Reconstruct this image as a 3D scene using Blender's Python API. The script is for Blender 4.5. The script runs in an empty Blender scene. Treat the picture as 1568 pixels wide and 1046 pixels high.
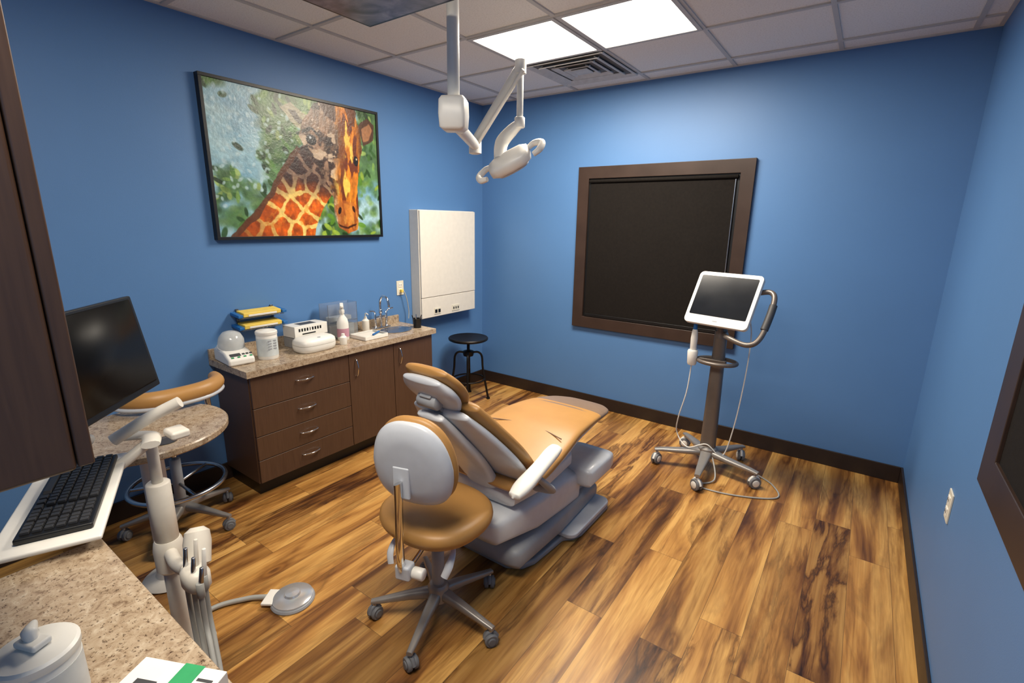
import bpy, bmesh, math, random
import numpy as np
from mathutils import Vector, Matrix
random.seed(4); rs=np.random.RandomState(7)
pi=math.pi
# ------------------------------------------------------------ helpers
def lin(c):
    return tuple((x/255/12.92 if x/255<=.04045 else ((x/255+.055)/1.055)**2.4) for x in c)
class NT:
    def __init__(s,m): s.t=m.node_tree; s.n=s.t.nodes; s.l=s.t.links
    def node(s,ty,**k):
        n=s.n.new(ty)
        for a,b in k.items(): setattr(n,a,b)
        return n
    def put(s,sock,v):
        if isinstance(v,bpy.types.NodeSocket): s.l.new(v,sock)
        else: sock.default_value=v
    def math(s,op,a,b=0.,c=0.):
        n=s.node('ShaderNodeMath',operation=op)
        s.put(n.inputs[0],a); s.put(n.inputs[1],b); s.put(n.inputs[2],c)
        return n.outputs[0]
    def comb(s,x,y,z):
        n=s.node('ShaderNodeCombineXYZ')
        for i,v in enumerate((x,y,z)): s.put(n.inputs[i],v)
        return n.outputs[0]
    def noise(s,vec,scale=5,detail=4,rough=.5,dist=0):
        n=s.node('ShaderNodeTexNoise'); s.l.new(vec,n.inputs['Vector'])
        n.inputs['Scale'].default_value=scale;n.inputs['Detail'].default_value=detail
        n.inputs['Roughness'].default_value=rough;n.inputs['Distortion'].default_value=dist
        return n.outputs['Fac']
    def ramp(s,fac,stops,interp='LINEAR'):
        n=s.node('ShaderNodeValToRGB'); r=n.color_ramp; r.interpolation=interp
        while len(r.elements)<len(stops): r.elements.new(.5)
        for e,(p,c) in zip(r.elements,stops):
            e.position=p; e.color=(*c,1) if len(c)==3 else c
        s.l.new(fac,n.inputs[0]); return n.outputs[0]
    def mix(s,fac,a,b,mode='MIX'):
        n=s.node('ShaderNodeMix',data_type='RGBA',blend_type=mode)
        s.put(n.inputs[0],fac)
        for i,v in ((6,a),(7,b)):
            if isinstance(v,bpy.types.NodeSocket): s.l.new(v,n.inputs[i])
            else: n.inputs[i].default_value=(*v,1)
        return n.outputs[2]
    def bump(s,h,strength=.2,dist=.01):
        n=s.node('ShaderNodeBump'); n.inputs['Strength'].default_value=strength; n.inputs['Distance'].default_value=dist
        s.l.new(h,n.inputs['Height']); return n.outputs[0]
def newmat(name):
    m=bpy.data.materials.new(name); m.use_nodes=True
    t=NT(m); return m,t,t.n['Principled BSDF']
def mat(name,c,rough=.5,metal=0,var=.08,scale=25,bump=0,coat=0,trans=0,spec=.5):
    m,t,b=newmat(name)
    tc=t.node('ShaderNodeTexCoord').outputs['Object']
    f=t.noise(tc,scale,3)
    L=lin(c)
    lo=tuple(x*(1-var) for x in L); hi=tuple(min(1,x*(1+var)) for x in L)
    t.l.new(t.ramp(f,[(.3,lo),(.7,hi)]),b.inputs['Base Color'])
    f2=t.noise(tc,6,3)
    t.put(b.inputs['Roughness'],t.math('ADD',rough-.05,t.math('MULTIPLY',f2,.10)))
    b.inputs['Metallic'].default_value=metal
    b.inputs['Coat Weight'].default_value=coat; b.inputs['Transmission Weight'].default_value=trans
    b.inputs['Specular IOR Level'].default_value=spec
    if bump:
        t.l.new(t.bump(t.noise(tc,scale*12,2),bump,.002),b.inputs['Normal'])
    return m
class G:
    def __init__(s,name,loc=(0,0,0),rz=0,sc=1):
        e=bpy.data.objects.new(name,None); e.empty_display_size=.05
        e.location=loc; e.rotation_euler=(0,0,rz); e.scale=(sc,sc,sc); bpy.context.collection.objects.link(e); s.e=e
def mk(g,name,vs,fs,mt,smooth=True,bevel=0,seg=3,sub=0,sharp=None):
    me=bpy.data.meshes.new(name); me.from_pydata([tuple(v) for v in vs],[],fs); me.update()
    bm=bmesh.new(); bm.from_mesh(me); bmesh.ops.recalc_face_normals(bm,faces=bm.faces); bm.to_mesh(me); bm.free()
    ob=bpy.data.objects.new(name,me); bpy.context.collection.objects.link(ob)
    me.materials.append(mt)
    for p in me.polygons: p.use_smooth=smooth
    if sharp: me.set_sharp_from_angle(angle=math.radians(sharp))
    if bevel:
        b=ob.modifiers.new('b','BEVEL'); b.width=bevel; b.segments=seg; b.limit_method='ANGLE'; b.angle_limit=math.radians(35); b.harden_normals=True
    if sub:
        q=ob.modifiers.new('s','SUBSURF'); q.levels=sub; q.render_levels=sub
    if g is not None: ob.parent=g.e if isinstance(g,G) else g
    return ob
def xf(vs,loc=(0,0,0),rot=(0,0,0)):
    from mathutils import Euler
    m=Matrix.Translation(loc)@Euler(rot).to_matrix().to_4x4()
    return [m@Vector(v) for v in vs]
BF=[(0,1,3,2),(4,6,7,5),(0,4,5,1),(2,3,7,6),(0,2,6,4),(1,5,7,3)]
def boxv(sz,loc=(0,0,0),rot=(0,0,0),taper=1):
    a,b,c=[x/2 for x in sz]
    vs=[(x*(taper if z>0 else 1),y*(taper if z>0 else 1),z) for x in(-a,a) for y in(-b,b) for z in(-c,c)]
    return xf(vs,loc,rot)
def box(g,name,sz,loc,mt,rot=(0,0,0),bevel=.003,taper=1,seg=3):
    return mk(g,name,boxv(sz,loc,rot,taper),BF,mt,smooth=bevel>0,bevel=bevel,seg=seg)
def bb(g,name,x0,x1,y0,y1,z0,z1,mt,bevel=.003,seg=3):
    return box(g,name,(x1-x0,y1-y0,z1-z0),((x0+x1)/2,(y0+y1)/2,(z0+z1)/2),mt,bevel=bevel,seg=seg)
def boxes(g,name,lst,mt,bevel=.001,smooth=True):
    vs=[];fs=[]
    for it in lst:
        o=len(vs); vs+=boxv(*it); fs+=[tuple(i+o for i in f) for f in BF]
    return mk(g,name,vs,fs,mt,smooth=bevel>0 and smooth,bevel=bevel,seg=2)
def axis_m(d):
    d=Vector(d).normalized(); return d.to_track_quat('Z','Y').to_matrix()
def lathe(g,name,prof,mt,loc=(0,0,0),d=(0,0,1),n=40,sharp=35,sub=0,squash=(1,1)):
    vs=[];fs=[]
    R=axis_m(d) if tuple(d)!=(0,0,1) else Matrix.Identity(3)
    for r,z in prof:
        for i in range(n):
            a=2*pi*i/n; vs.append(R@Vector((r*math.cos(a)*squash[0],r*math.sin(a)*squash[1],z))+Vector(loc))
    k=len(prof)
    for j in range(k-1):
        for i in range(n): fs.append((j*n+i,j*n+(i+1)%n,(j+1)*n+(i+1)%n,(j+1)*n+i))
    if prof[0][0]>1e-5: fs.append(tuple(range(n))[::-1])
    if prof[-1][0]>1e-5: fs.append(tuple((k-1)*n+i for i in range(n)))
    return mk(g,name,vs,fs,mt,sharp=sharp,sub=sub)
def cyl(g,name,p0,p1,r,mt,r2=None,n=32,cap=.15):
    p0=Vector(p0);p1=Vector(p1);L=(p1-p0).length;r2=r if r2 is None else r2;c=min(r,r2)*cap
    return lathe(g,name,[(r-c,0),(r,c),(r2,L-c),(r2-c,L)],mt,loc=p0,d=tuple(p1-p0),n=n,sharp=50)
def smoothpts(P,k=8,closed=False):
    P=[Vector(p) for p in P];out=[];n=len(P)
    rng=range(n if closed else n-1)
    for i in rng:
        if closed: a,b,c,d=P[(i-1)%n],P[i],P[(i+1)%n],P[(i+2)%n]
        else: a,b,c,d=P[max(i-1,0)],P[i],P[i+1],P[min(i+2,n-1)]
        for j in range(k):
            t=j/k
            out.append(.5*((2*b)+(c-a)*t+(2*a-5*b+4*c-d)*t*t+(3*b-a-3*c+d)*t**3))
    if not closed: out.append(P[-1])
    return out
def tube(g,name,P,r,mt,n=12,k=8,closed=False,smooth=True,flat=1.0):
    Q=smoothpts(P,k,closed) if smooth else [Vector(p) for p in P]
    m=len(Q); up=None; vs=[];fs=[]
    rr=r if hasattr(r,'__len__') else None
    for i,q in enumerate(Q):
        if closed: t=(Q[(i+1)%m]-Q[i-1]).normalized()
        else: t=(Q[min(i+1,m-1)]-Q[max(i-1,0)]).normalized()
        if up is None:
            up=Vector((0,0,1)) if abs(t.z)<.9 else Vector((1,0,0))
        s=t.cross(up).normalized(); up=s.cross(t).normalized()
        R=r if rr is None else np.interp(i/(m-1),np.linspace(0,1,len(rr)),rr)
        for j in range(n):
            a=2*pi*j/n; vs.append(q+s*R*math.cos(a)+up*R*flat*math.sin(a))
    for i in range(m if closed else m-1):
        for j in range(n):
            i2=(i+1)%m
            fs.append((i*n+j,i*n+(j+1)%n,i2*n+(j+1)%n,i2*n+j))
    if not closed: fs.append(tuple(range(n))[::-1]); fs.append(tuple((m-1)*n+j for j in range(n)))
    return mk(g,name,vs,fs,mt,sharp=60)
def sup(a,b,e=2.6,n=32):
    o=[]
    for i in range(n):
        t=2*pi*i/n;c=math.cos(t);s=math.sin(t)
        o.append((a*math.copysign(abs(c)**(2/e),c),b*math.copysign(abs(s)**(2/e),s)))
    return o
def loft(g,name,rings,mt,sub=0,sharp=60):
    n=len(rings[0]);vs=[p for r in rings for p in r];fs=[]
    for i in range(len(rings)-1):
        for j in range(n): fs.append((i*n+j,i*n+(j+1)%n,(i+1)*n+(j+1)%n,(i+1)*n+j))
    fs.append(tuple(range(n))[::-1]);fs.append(tuple((len(rings)-1)*n+j for j in range(n)))
    return mk(g,name,vs,fs,mt,sub=sub,sharp=sharp)
def padloft(g,name,st,mt,e=3,xc=0,k=5,off=0):
    """stations (y,z,halfwidth,halfthick) swept in the YZ plane"""
    S=np.array([(s[0],s[1],s[2],s[3]) for s in st],float)
    D=[]
    for i in range(len(S)-1):
        a,b,c,d=S[max(i-1,0)],S[i],S[i+1],S[min(i+2,len(S)-1)]
        for j in range(k):
            t=j/k; D.append(.5*((2*b)+(c-a)*t+(2*a-5*b+4*c-d)*t*t+(3*b-a-3*c+d)*t**3))
    D.append(S[-1]); D=np.array(D); rings=[]
    def row(i):
        t=D[min(i+1,len(D)-1),:2]-D[max(i-1,0),:2]; t/=np.linalg.norm(t); return t,np.array([-t[1],t[0]])
    def ring(i,shift,fa,fb):
        t,nv=row(i); y,z,a,b=D[i]; y+=t[0]*shift+nv[0]*off; z+=t[1]*shift+nv[1]*off
        return [Vector((xc+px,y+nv[0]*py,z+nv[1]*py)) for px,py in sup(max(a*1-(1-fa)*.08,.005),b*fb,e)]
    b0=D[0,3];b1=D[-1,3]
    for q in (0.05,.35,.65,.88): rings.append(ring(0,-b0*(1-q),math.sin(q*pi/2),math.sin(q*pi/2)))
    for i in range(len(D)): rings.append(ring(i,0,1,1))
    for q in (.88,.65,.35,.05): rings.append(ring(len(D)-1,b1*(1-q),math.sin(q*pi/2),math.sin(q*pi/2)))
    return loft(g,name,rings,mt)
def prism(g,name,poly,z0,z1,mt,bevel=.003,M=None,smooth=True):
    n=len(poly);vs=[Vector((x,y,z0)) for x,y in poly]+[Vector((x,y,z1)) for x,y in poly]
    if M is not None: vs=[M@v for v in vs]
    fs=[tuple(range(n))[::-1],tuple(range(n,2*n))]+[(i,(i+1)%n,n+(i+1)%n,n+i) for i in range(n)]
    return mk(g,name,vs,fs,mt,smooth=smooth,bevel=bevel,seg=2)
def rrect(w,h,r,k=6,cx=0,cy=0):
    o=[]
    for sx,sy,a0 in((1,1,0),(-1,1,90),(-1,-1,180),(1,-1,270)):
        for i in range(k+1):
            a=math.radians(a0+90*i/k); o.append((cx+sx*(w/2-r)+r*math.cos(a),cy+sy*(h/2-r)+r*math.sin(a)))
    return o
# ------------------------------------------------------------ materials
white=mat('white_plastic',(232,229,221),.35,var=.02)
white2=mat('warm_white_enamel',(224,218,206),.4,var=.03)
lgray=mat('light_grey_shell',(203,207,213),.36,var=.03,coat=.15)
mgray=mat('grey_plastic',(152,155,160),.45,var=.04)
dgray=mat('dark_grey_plastic',(62,62,64),.5,var=.05)
black=mat('black_plastic',(14,14,15),.4,var=.1)
screen=mat('screen_glass',(8,8,9),.4,var=.1,spec=.15)
tabscreen=mat('tablet_glass',(16,20,27),.18,var=.1,spec=.22)
chrome=mat('chrome',(215,215,215),.09,1,var=.02)
steel=mat('brushed_steel',(186,188,192),.26,1,var=.05)
pedm=mat('polished_pedal_steel',(225,225,225),.22,.7,var=.03)
alu=mat('painted_aluminium',(150,145,140),.36,.4,var=.04)
taupe=mat('taupe_metal',(112,103,96),.38,.4,var=.04)
vinyl=mat('tan_upholstery_vinyl',(180,133,74),.43,var=.05,scale=8,bump=.15)
toegray=mat('toe_cover_vinyl',(130,108,90),.4,var=.05)
dframe=mat('dark_brown_trim',(54,39,31),.4,var=.15,scale=6)
fabric=mat('blackout_shade_fabric',(22,18,15),.85,var=.2,scale=60,bump=.3,spec=.2)
iron=mat('aged_black_iron',(38,35,33),.42,.7,var=.2)
clear=mat('clear_acrylic',(235,240,245),.06,trans=.92,var=.01)
yellow=mat('yellow_card',(232,200,90),.6)
bluem=mat('blue_plastic',(30,100,165),.45)
green=mat('green_print',(40,150,90),.6)
tubeg=mat('grey_hose',(165,165,160),.45,var=.03)
ivory=mat('ivory_outlet_plastic',(220,214,196),.4,var=.02)
rubber=mat('castor_rubber',(110,112,116),.6)
cabmat,t,b=newmat('espresso_laminate')
tc=t.node('ShaderNodeTexCoord').outputs['Object']; mp=t.node('ShaderNodeMapping'); t.l.new(tc,mp.inputs[0]); mp.inputs['Scale'].default_value=(18,18,1.0)
f=t.noise(mp.outputs[0],8,5)
t.l.new(t.ramp(f,[(.25,lin((74,52,38))),(.75,lin((88,63,46)))]),b.inputs['Base Color']); t.put(b.inputs['Roughness'],t.math('ADD',.3,t.math('MULTIPLY',f,.18)))
stone,t,b=newmat('speckled_quartz')
tc=t.node('ShaderNodeTexCoord').outputs['Object']
f1=t.noise(tc,38,6,.65,.6); f2=t.noise(tc,150,3,.6)
c1=t.ramp(f1,[(.3,lin((116,94,74))),(.45,lin((164,143,118))),(.62,lin((184,166,142))),(.8,lin((206,194,176)))])
c2=t.ramp(f2,[(.34,lin((100,80,64))),(.42,lin((255,255,255))),(.62,lin((255,255,255))),(.7,lin((205,200,190)))])
t.l.new(t.mix(.75,c1,c2,'MULTIPLY'),b.inputs['Base Color']); t.put(b.inputs['Roughness'],t.math('ADD',.16,t.math('MULTIPLY',f1,.16)))
wallm,t,b=newmat('blue_wall_paint')
ps=t.node('ShaderNodeNewGeometry').outputs['Position']
t.l.new(t.ramp(t.noise(ps,1.5,3),[(.3,lin((82,124,174))),(.7,lin((85,128,179)))]),b.inputs['Base Color'])
b.inputs['Roughness'].default_value=.5; t.l.new(t.bump(t.noise(ps,220,3),.12,.002),b.inputs['Normal'])
tilem,t,b=newmat('acoustic_ceiling_tile')
ps=t.node('ShaderNodeNewGeometry').outputs['Position']
f=t.noise(ps,120,4,.7)
t.l.new(t.ramp(f,[(.3,lin((222,217,210))),(.5,lin((244,240,234)))]),b.inputs['Base Color']); b.inputs['Roughness'].default_value=.9
t.l.new(t.bump(f,.4,.003),b.inputs['Normal'])
gridm=mat('ceiling_grid_enamel',(200,196,190),.5,var=.02)
lampm,t,b=newmat('lit_diffuser')
b.inputs['Emission Color'].default_value=(1,.93,.80,1); b.inputs['Emission Strength'].default_value=5
# plank floor
floorm,t,b=newmat('vinyl_plank_acacia')
ps=t.node('ShaderNodeNewGeometry').outputs['Position']; sp=t.node('ShaderNodeSeparateXYZ'); t.l.new(ps,sp.inputs[0])
X,Y=sp.outputs[0],sp.outputs[1]
W,Lp=.17,1.22
xr=t.math('DIVIDE',t.math('ADD',X,10.04),W); row=t.math('FLOOR',xr); fx=t.math('FRACT',xr)
wn=t.node('ShaderNodeTexWhiteNoise',noise_dimensions='1D'); t.l.new(row,wn.inputs['W'])
yr=t.math('ADD',t.math('DIVIDE',t.math('ADD',Y,10.),Lp),t.math('MULTIPLY',wn.outputs[0],7.3)); col=t.math('FLOOR',yr); fy=t.math('FRACT',yr)
wn2=t.node('ShaderNodeTexWhiteNoise',noise_dimensions='2D'); t.l.new(t.comb(row,col,0),wn2.inputs['Vector'])
rnd=wn2.outputs[0]; wc=t.node('ShaderNodeSeparateColor'); t.l.new(wn2.outputs['Color'],wc.inputs[0]); rnd2=wc.outputs[1]
gv=t.comb(t.math('MULTIPLY',X,9.),t.math('MULTIPLY',Y,.9),t.math('MULTIPLY',rnd,40.))
g1=t.noise(gv,1.0,4,.55,.5)
gv2=t.comb(t.math('MULTIPLY',X,95.),t.math('MULTIPLY',Y,2.6),t.math('MULTIPLY',rnd2,30.))
g2=t.noise(gv2,1.0,4,.6,.3)
gv3=t.comb(t.math('MULTIPLY',X,7.),t.math('MULTIPLY',Y,1.1),t.math('MULTIPLY',rnd2,60.))
g3=t.noise(gv3,1.0,6,.6,.5)
vk=t.node('ShaderNodeTexVoronoi'); vk.inputs['Scale'].default_value=1.0
t.l.new(t.comb(t.math('MULTIPLY',X,3.4),t.math('MULTIPLY',Y,1.4),t.math('MULTIPLY',rnd,9.)),vk.inputs['Vector'])
knot=t.ramp(t.math('ADD',vk.outputs['Distance'],t.math('MULTIPLY',g1,.12)),[(.09,(.20,.13,.09)),(.12,(.6,.5,.42)),(.15,(.38,.28,.21)),(.22,(1,1,1))])
base=t.ramp(g1,[(.30,lin((84,50,25))),(.40,lin((138,91,44))),(.49,lin((188,136,70))),(.60,lin((216,167,94))),(.74,lin((142,94,44)))])
base=t.mix(.5,base,t.ramp(g2,[(.3,(.5,.43,.36)),(.55,(1,1,1))]),'MULTIPLY')
streak=t.ramp(g3,[(.37,(1,1,1)),(.45,(.42,.32,.25)),(.475,(.13,.09,.07)),(.49,(.46,.37,.3)),(.53,(1,1,1))])
base=t.mix(t.math('MULTIPLY',rnd2,.95),base,streak,'MULTIPLY')
base=t.mix(.85,base,knot,'MULTIPLY')
tone=t.ramp(rnd,[(0,(.40,.36,.33)),(.25,(.66,.62,.58)),(.55,(.95,.93,.90)),(1,(1.0,1.0,1.0))])
base=t.mix(.82,base,tone,'MULTIPLY')
e1=t.math('LESS_THAN',fx,.010); e2=t.math('LESS_THAN',fy,.0016); ed=t.math('MAXIMUM',e1,e2)
base=t.mix(t.math('MULTIPLY',ed,.7),base,(.03,.018,.01))
t.l.new(base,b.inputs['Base Color'])
t.put(b.inputs['Roughness'],t.math('ADD',t.math('MULTIPLY',g2,.18),.3))
t.l.new(t.bump(t.math('SUBTRACT',g2,t.math('MULTIPLY',ed,2.)),.15,.003),b.inputs['Normal'])
# ------------------------------------------------------------ room
XL,XR,YB,YF,H=-3.153,.41,3.903,-.36,2.708
def wall(name,x0,x1,y0,y1,z0,z1,m):
    return bb(None,name,x0,x1,y0,y1,z0,z1,m,bevel=0)
wall('floor',XL-.12,XR+.12,YF-.12,YB+.12,-.1,0,floorm)
wall('ceiling',XL-.12,XR+.12,YF-.12,YB+.12,H,H+.1,tilem)
wall('wall_left',XL-.12,XL,YF-.12,YB+.12,0,H,wallm)
wall('wall_right',XR,XR+.12,YF-.12,YB+.12,0,H,wallm)
wall('wall_back',XL,XR,YB,YB+.12,0,H,wallm)
wall('wall_front',XL,XR,YF-.12,YF,0,H,wallm)
basem=mat('dark_vinyl_baseboard',(40,29,24),.45,var=.1)
bb(None,'baseboard_left',XL,XL+.012,YF,YB,0,.113,basem,.003)
bb(None,'baseboard_right',XR-.012,XR,YF,YB,0,.113,basem,.003)
bb(None,'baseboard_back',XL+.012,XR-.012,YB-.012,YB,0,.113,basem,.003)
gx=[-2.752,-2.142,-1.532,-.922,-.312,.298]; gy=[.05,.66,1.27,1.88,2.49,3.10,3.71]
L=[]
for x in gx: L.append(((.024,YB-YF,.008),(x,(YB+YF)/2,H-.004)))
for y in gy: L.append(((XR-XL,.024,.008),((XR+XL)/2,y,H-.0045)))
for x in (XL+.01,XR-.01): L.append(((.02,YB-YF,.008),(x,(YB+YF)/2,H-.004)))
L.append(((XR-XL,.02,.008),((XR+XL)/2,YB-.01,H-.0042)))
boxes(None,'ceiling_grid',L,gridm,bevel=0)
def troffer(x,y):
    g=G('ceiling_light_panel',(x,y,H))
    box(g,'diffuser',(.55,.55,.004),(0,0,-.006),lampm,bevel=0)
    boxes(g,'frame',[((.6,.025,.014),(0,s*.2875,-.007)) for s in(-1,1)]+[((.025,.55,.014),(s*.2875,0,-.007)) for s in(-1,1)],gridm,bevel=.001)
def lamp(x,y,e):
    d=bpy.data.lights.new('panel_lamp','AREA'); d.shape='SQUARE'; d.size=.54; d.energy=e; d.color=(1,.90,.76)
    o=bpy.data.objects.new('panel_lamp',d); o.location=(x,y,H-.02); bpy.context.collection.objects.link(o)
for x,y,e in((-1.837,2.795,43),(-1.227,2.795,43),(-1.227,.355,20),(-.617,.355,25)): troffer(x,y); lamp(x,y,e)
g=G('ceiling_air_vent',(-1.837,3.405,H))
L=[]
for i,s in enumerate((.29,.225,.16,.095)):
    for a in range(4):
        R=Matrix.Rotation(a*pi/2,3,'Z'); L.append(((2*s,.034,.006),tuple(R@Vector((0,s-.012,-.012-.004*(i%2)))),(0,0,a*pi/2)))
vg=mat('vent_enamel',(206,203,198),.5)
vs=[];fs=[]
for sz,lc,rt in L:
    vv=boxv(sz,(0,0,0),(math.radians(-22),0,0)); o=len(vs)
    vs+=[Matrix.Rotation(rt[2],4,'Z')@v+Vector(lc) for v in vv]; fs+=[tuple(i+o for i in f) for f in BF]
mk(g,'louvres',vs,fs,vg,smooth=False)
box(g,'dark_throat',(.56,.56,.003),(0,0,-.0035),mat('vent_throat',(110,106,102),.7),bevel=0)
box(g,'centre_plate',(.12,.12,.006),(0,0,-.02),vg)
def frame(g,name,w0,w1,z0,z1,fw,d,mt):
    o=[(w0,z0),(w1,z0),(w1,z1),(w0,z1)]; i=[(w0+fw,z0+fw),(w1-fw,z0+fw),(w1-fw,z1-fw),(w0+fw,z1-fw)]
    vs=[(x,0,z) for x,z in o]+[(x,0,z) for x,z in i]+[(x,-d,z) for x,z in o]+[(x,-d*.7,z) for x,z in i]
    fs=[]
    for k in range(4):
        q=(k+1)%4
        fs+=[(k,q,4+q,4+k),(8+k,8+q,12+q,12+k),(k,q,8+q,8+k),(4+k,4+q,12+q,12+k)]
    return mk(g,name,vs,fs,mt,bevel=.003,seg=2)
g=G('window_1',(-1.398,YB,0))
w0,w1,z0,z1=-.687,.687,.738,2.099;fw=.095
frame(g,'casing',w0,w1,z0,z1,fw,.03,dframe)
bb(g,'shade',w0+fw+.02,w1-fw-.02,-.012,-.004,z0+fw,z1-fw-.03,fabric,0)
bb(g,'reveal',w0+fw-.004,w1-fw+.004,-.004,-.0005,z0+fw-.004,z1-fw+.004,black,0)
cyl(g,'roller',(w0+fw+.01,-.018,z1-fw-.022),(w1-fw-.01,-.018,z1-fw-.022),.014,fabric)
bb(g,'side_rail',w1-fw-.03,w1-fw-.024,-.02,-.012,z0+fw+.02,z1-fw-.04,steel,.001)
bb(g,'hem_bar',w0+fw+.02,w1-fw-.02,-.018,-.010,z0+fw+.005,z0+fw+.03,black,.002)
g=G('window_2',(XR,1.32,0),-pi/2)
frame(g,'casing',-.63,.63,.90,2.2,.10,.03,dframe)
bb(g,'shade',-.53,.53,-.012,-.002,1.0,2.1,fabric,0)
# ------------------------------------------------------------ giraffe painting
def vnoise(x,y,seed):
    r=np.random.RandomState(seed).rand(64,64)
    xi=np.floor(x).astype(int);yi=np.floor(y).astype(int);a=x-xi;c=y-yi
    a=a*a*(3-2*a);c=c*c*(3-2*c)
    q=lambda i,j:r[i%64,j%64]
    return (q(xi,yi)*(1-a)+q(xi+1,yi)*a)*(1-c)+(q(xi,yi+1)*(1-a)+q(xi+1,yi+1)*a)*c
def fbm(x,y,seed,o=4):
    s=0;a=.5;n=0
    for k in range(o): s=s+a*vnoise(x*2**k,y*2**k,seed+k); n+=a;a*=.5
    return s/n
def inpoly(S,T,poly):
    m=np.zeros(S.shape,bool);n=len(poly)
    for i in range(n):
        x1,y1=poly[i];x2,y2=poly[(i+1)%n]
        if y1==y2: continue
        c=((T<y1)!=(T<y2))&(S<(x2-x1)*(T-y1)/(y2-y1)+x1); m^=c
    return m
def blur(M,k=1):
    M=M.astype(float)
    for _ in range(k):
        P=np.pad(M,[(1,1),(1,1)]+[(0,0)]*(M.ndim-2),'edge')
        M=(P[:-2,1:-1]+P[2:,1:-1]+2*P[1:-1,1:-1])/4
        P=np.pad(M,[(1,1),(1,1)]+[(0,0)]*(M.ndim-2),'edge')
        M=(P[1:-1,:-2]+P[1:-1,2:]+2*P[1:-1,1:-1])/4
    return M
def painting():
    nx,ny=640,470; A=1.36
    s=np.linspace(0,1,nx);tt=np.linspace(0,1,ny);S,T=np.meshgrid(s,tt)
    wS=S+(fbm(S*14,T*10,3)-.5)*.03; wT=T+(fbm(S*14,T*10,9)-.5)*.04
    C=np.zeros((ny,nx,3)); col=lambda *c: np.array(c,float)
    rr=np.random.RandomState(5)
    def lay(mask,c,al=1.0,soft=1):
        m=(blur(mask,soft) if soft else mask.astype(float))[...,None]*al
        C[:]=C*(1-m)+np.asarray(c)*m
    def dab(cx,cy,a,b,ang,c,al=1.0,pw=2.5):
        R=max(a,b)*1.2; i0=max(int((cx-R/A)*nx),0);i1=min(int((cx+R/A)*nx)+2,nx);j0=max(int((cy-R)*ny),0);j1=min(int((cy+R)*ny)+2,ny)
        if i1<=i0 or j1<=j0: return
        u=(S[j0:j1,i0:i1]-cx)*A;v=T[j0:j1,i0:i1]-cy;ca,sa=math.cos(ang),math.sin(ang)
        d=((u*ca+v*sa)/a)**2+((-u*sa+v*ca)/b)**2
        m=np.clip((1-d)*pw,0,1)[...,None]*al; C[j0:j1,i0:i1]=C[j0:j1,i0:i1]*(1-m)+np.array(c)*m
    n1=fbm(S*5*A,T*5,20);n2=fbm(S*13*A,T*13,31);n3=fbm(S*26*A,T*26,44); n0=fbm(S*4.5*A,T*4.5,51,3)
    q=np.clip((n1-.35)*3,0,1)[...,None]
    C[:]=col(118,164,184)*(1-q)+col(160,196,204)*q
    fol=np.clip((n0-.46)*8+S*.7+.12-.55*np.clip(T-.6,0,1)*(S<.35),0,1)
    C[:]=C*(1-fol[...,None]*.8)+(col(74,108,48)*(.55+.95*n2[...,None]))*fol[...,None]*.8
    for k in range(420):   # soft bokeh
        x,y=rr.rand(2); fv=fol[int(y*(ny-1)),int(x*(nx-1))]; r_=.02+.03*rr.rand()
        if rr.rand()<fv: c=[(64,100,42),(88,124,54),(36,62,28),(112,140,70),(48,82,32)][rr.randint(5)]
        else: c=[(160,198,210),(134,176,196),(186,212,214),(120,162,180)][rr.randint(4)]
        if x>.55 and y>.5: c=[(70,112,30),(100,140,38),(34,62,20),(132,158,58),(46,84,24)][rr.randint(5)]
        dab(x,y,r_*1.2,r_*.8,rr.rand()*3.1,c,.55,.8)
    for k in range(420):   # leaf clusters
        x,y=rr.rand(2); fv=fol[int(y*(ny-1)),int(x*(nx-1))]
        if rr.rand()>fv*.85+.08: continue
        c=[(50,84,34),(72,112,44),(28,50,22),(112,146,70),(148,172,92),(38,66,28)][rr.randint(6)]
        if x>.5 and y>.45: c=[(90,138,34),(40,74,20),(142,168,56),(28,52,18)][rr.randint(4)]
        f=.85+.3*rr.rand(); dab(x,y,.030+.020*rr.rand(),.013+.010*rr.rand(),1.0+rr.randn()*.8,tuple(v*f for v in c),.85,1.8)
    for k in range(90):
        x,y=.5*rr.rand(),rr.rand()*.8; dab(x,y,.014+.014*rr.rand(),.010+.008*rr.rand(),rr.rand()*3,(186,212,216),.7,1.3)
    neck=[(.06,1.02),(.17,.86),(.28,.70),(.37,.52),(.47,.36),(.53,.30),(.66,.40),(.69,.62),(.60,.76),(.545,.90),(.52,1.02)]
    nm=blur(inpoly(wS,wT,neck),1)[...,None]
    pts=np.array([(.10,.99),(.17,.94),(.24,.985),(.26,.84),(.33,.93),(.32,.72),(.40,.80),(.42,.97),(.485,.88),(.50,.985),(.47,.72),(.39,.60),(.45,.50),(.53,.60),(.53,.78),(.60,.66),(.52,.42),(.61,.50),(.60,.40),(.66,.58),(.35,.64),(.45,.62)])
    d=np.sqrt(((S[...,None]+(n2[...,None]-.5)*.03-pts[:,0])*A)**2+(T[...,None]+(n3[...,None]-.5)*.035-pts[:,1])**2)
    d=np.sort(d,-1);edge=d[...,1]-d[...,0]
    lit=np.clip((T-.60+(n1-.5)*.3)*6,0,1)[...,None]
    ns=fbm(S*40,T*22,77)[...,None]
    cream=col(248,212,120)*(.85+.25*ns)*lit+col(128,102,84)*(.7+.6*ns)*(1-lit)
    patch=(col(200,90,14)*(.55+.85*ns))*lit+col(66,42,34)*(.6+.8*ns)*(1-lit)
    em=np.clip((edge-.020)/.012,0,1)[...,None]; nc=cream*(1-em)+patch*em
    nc=np.where((n3>.62)[...,None]&(lit>.5),nc*.6+col(236,140,40)*.4,nc)
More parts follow.
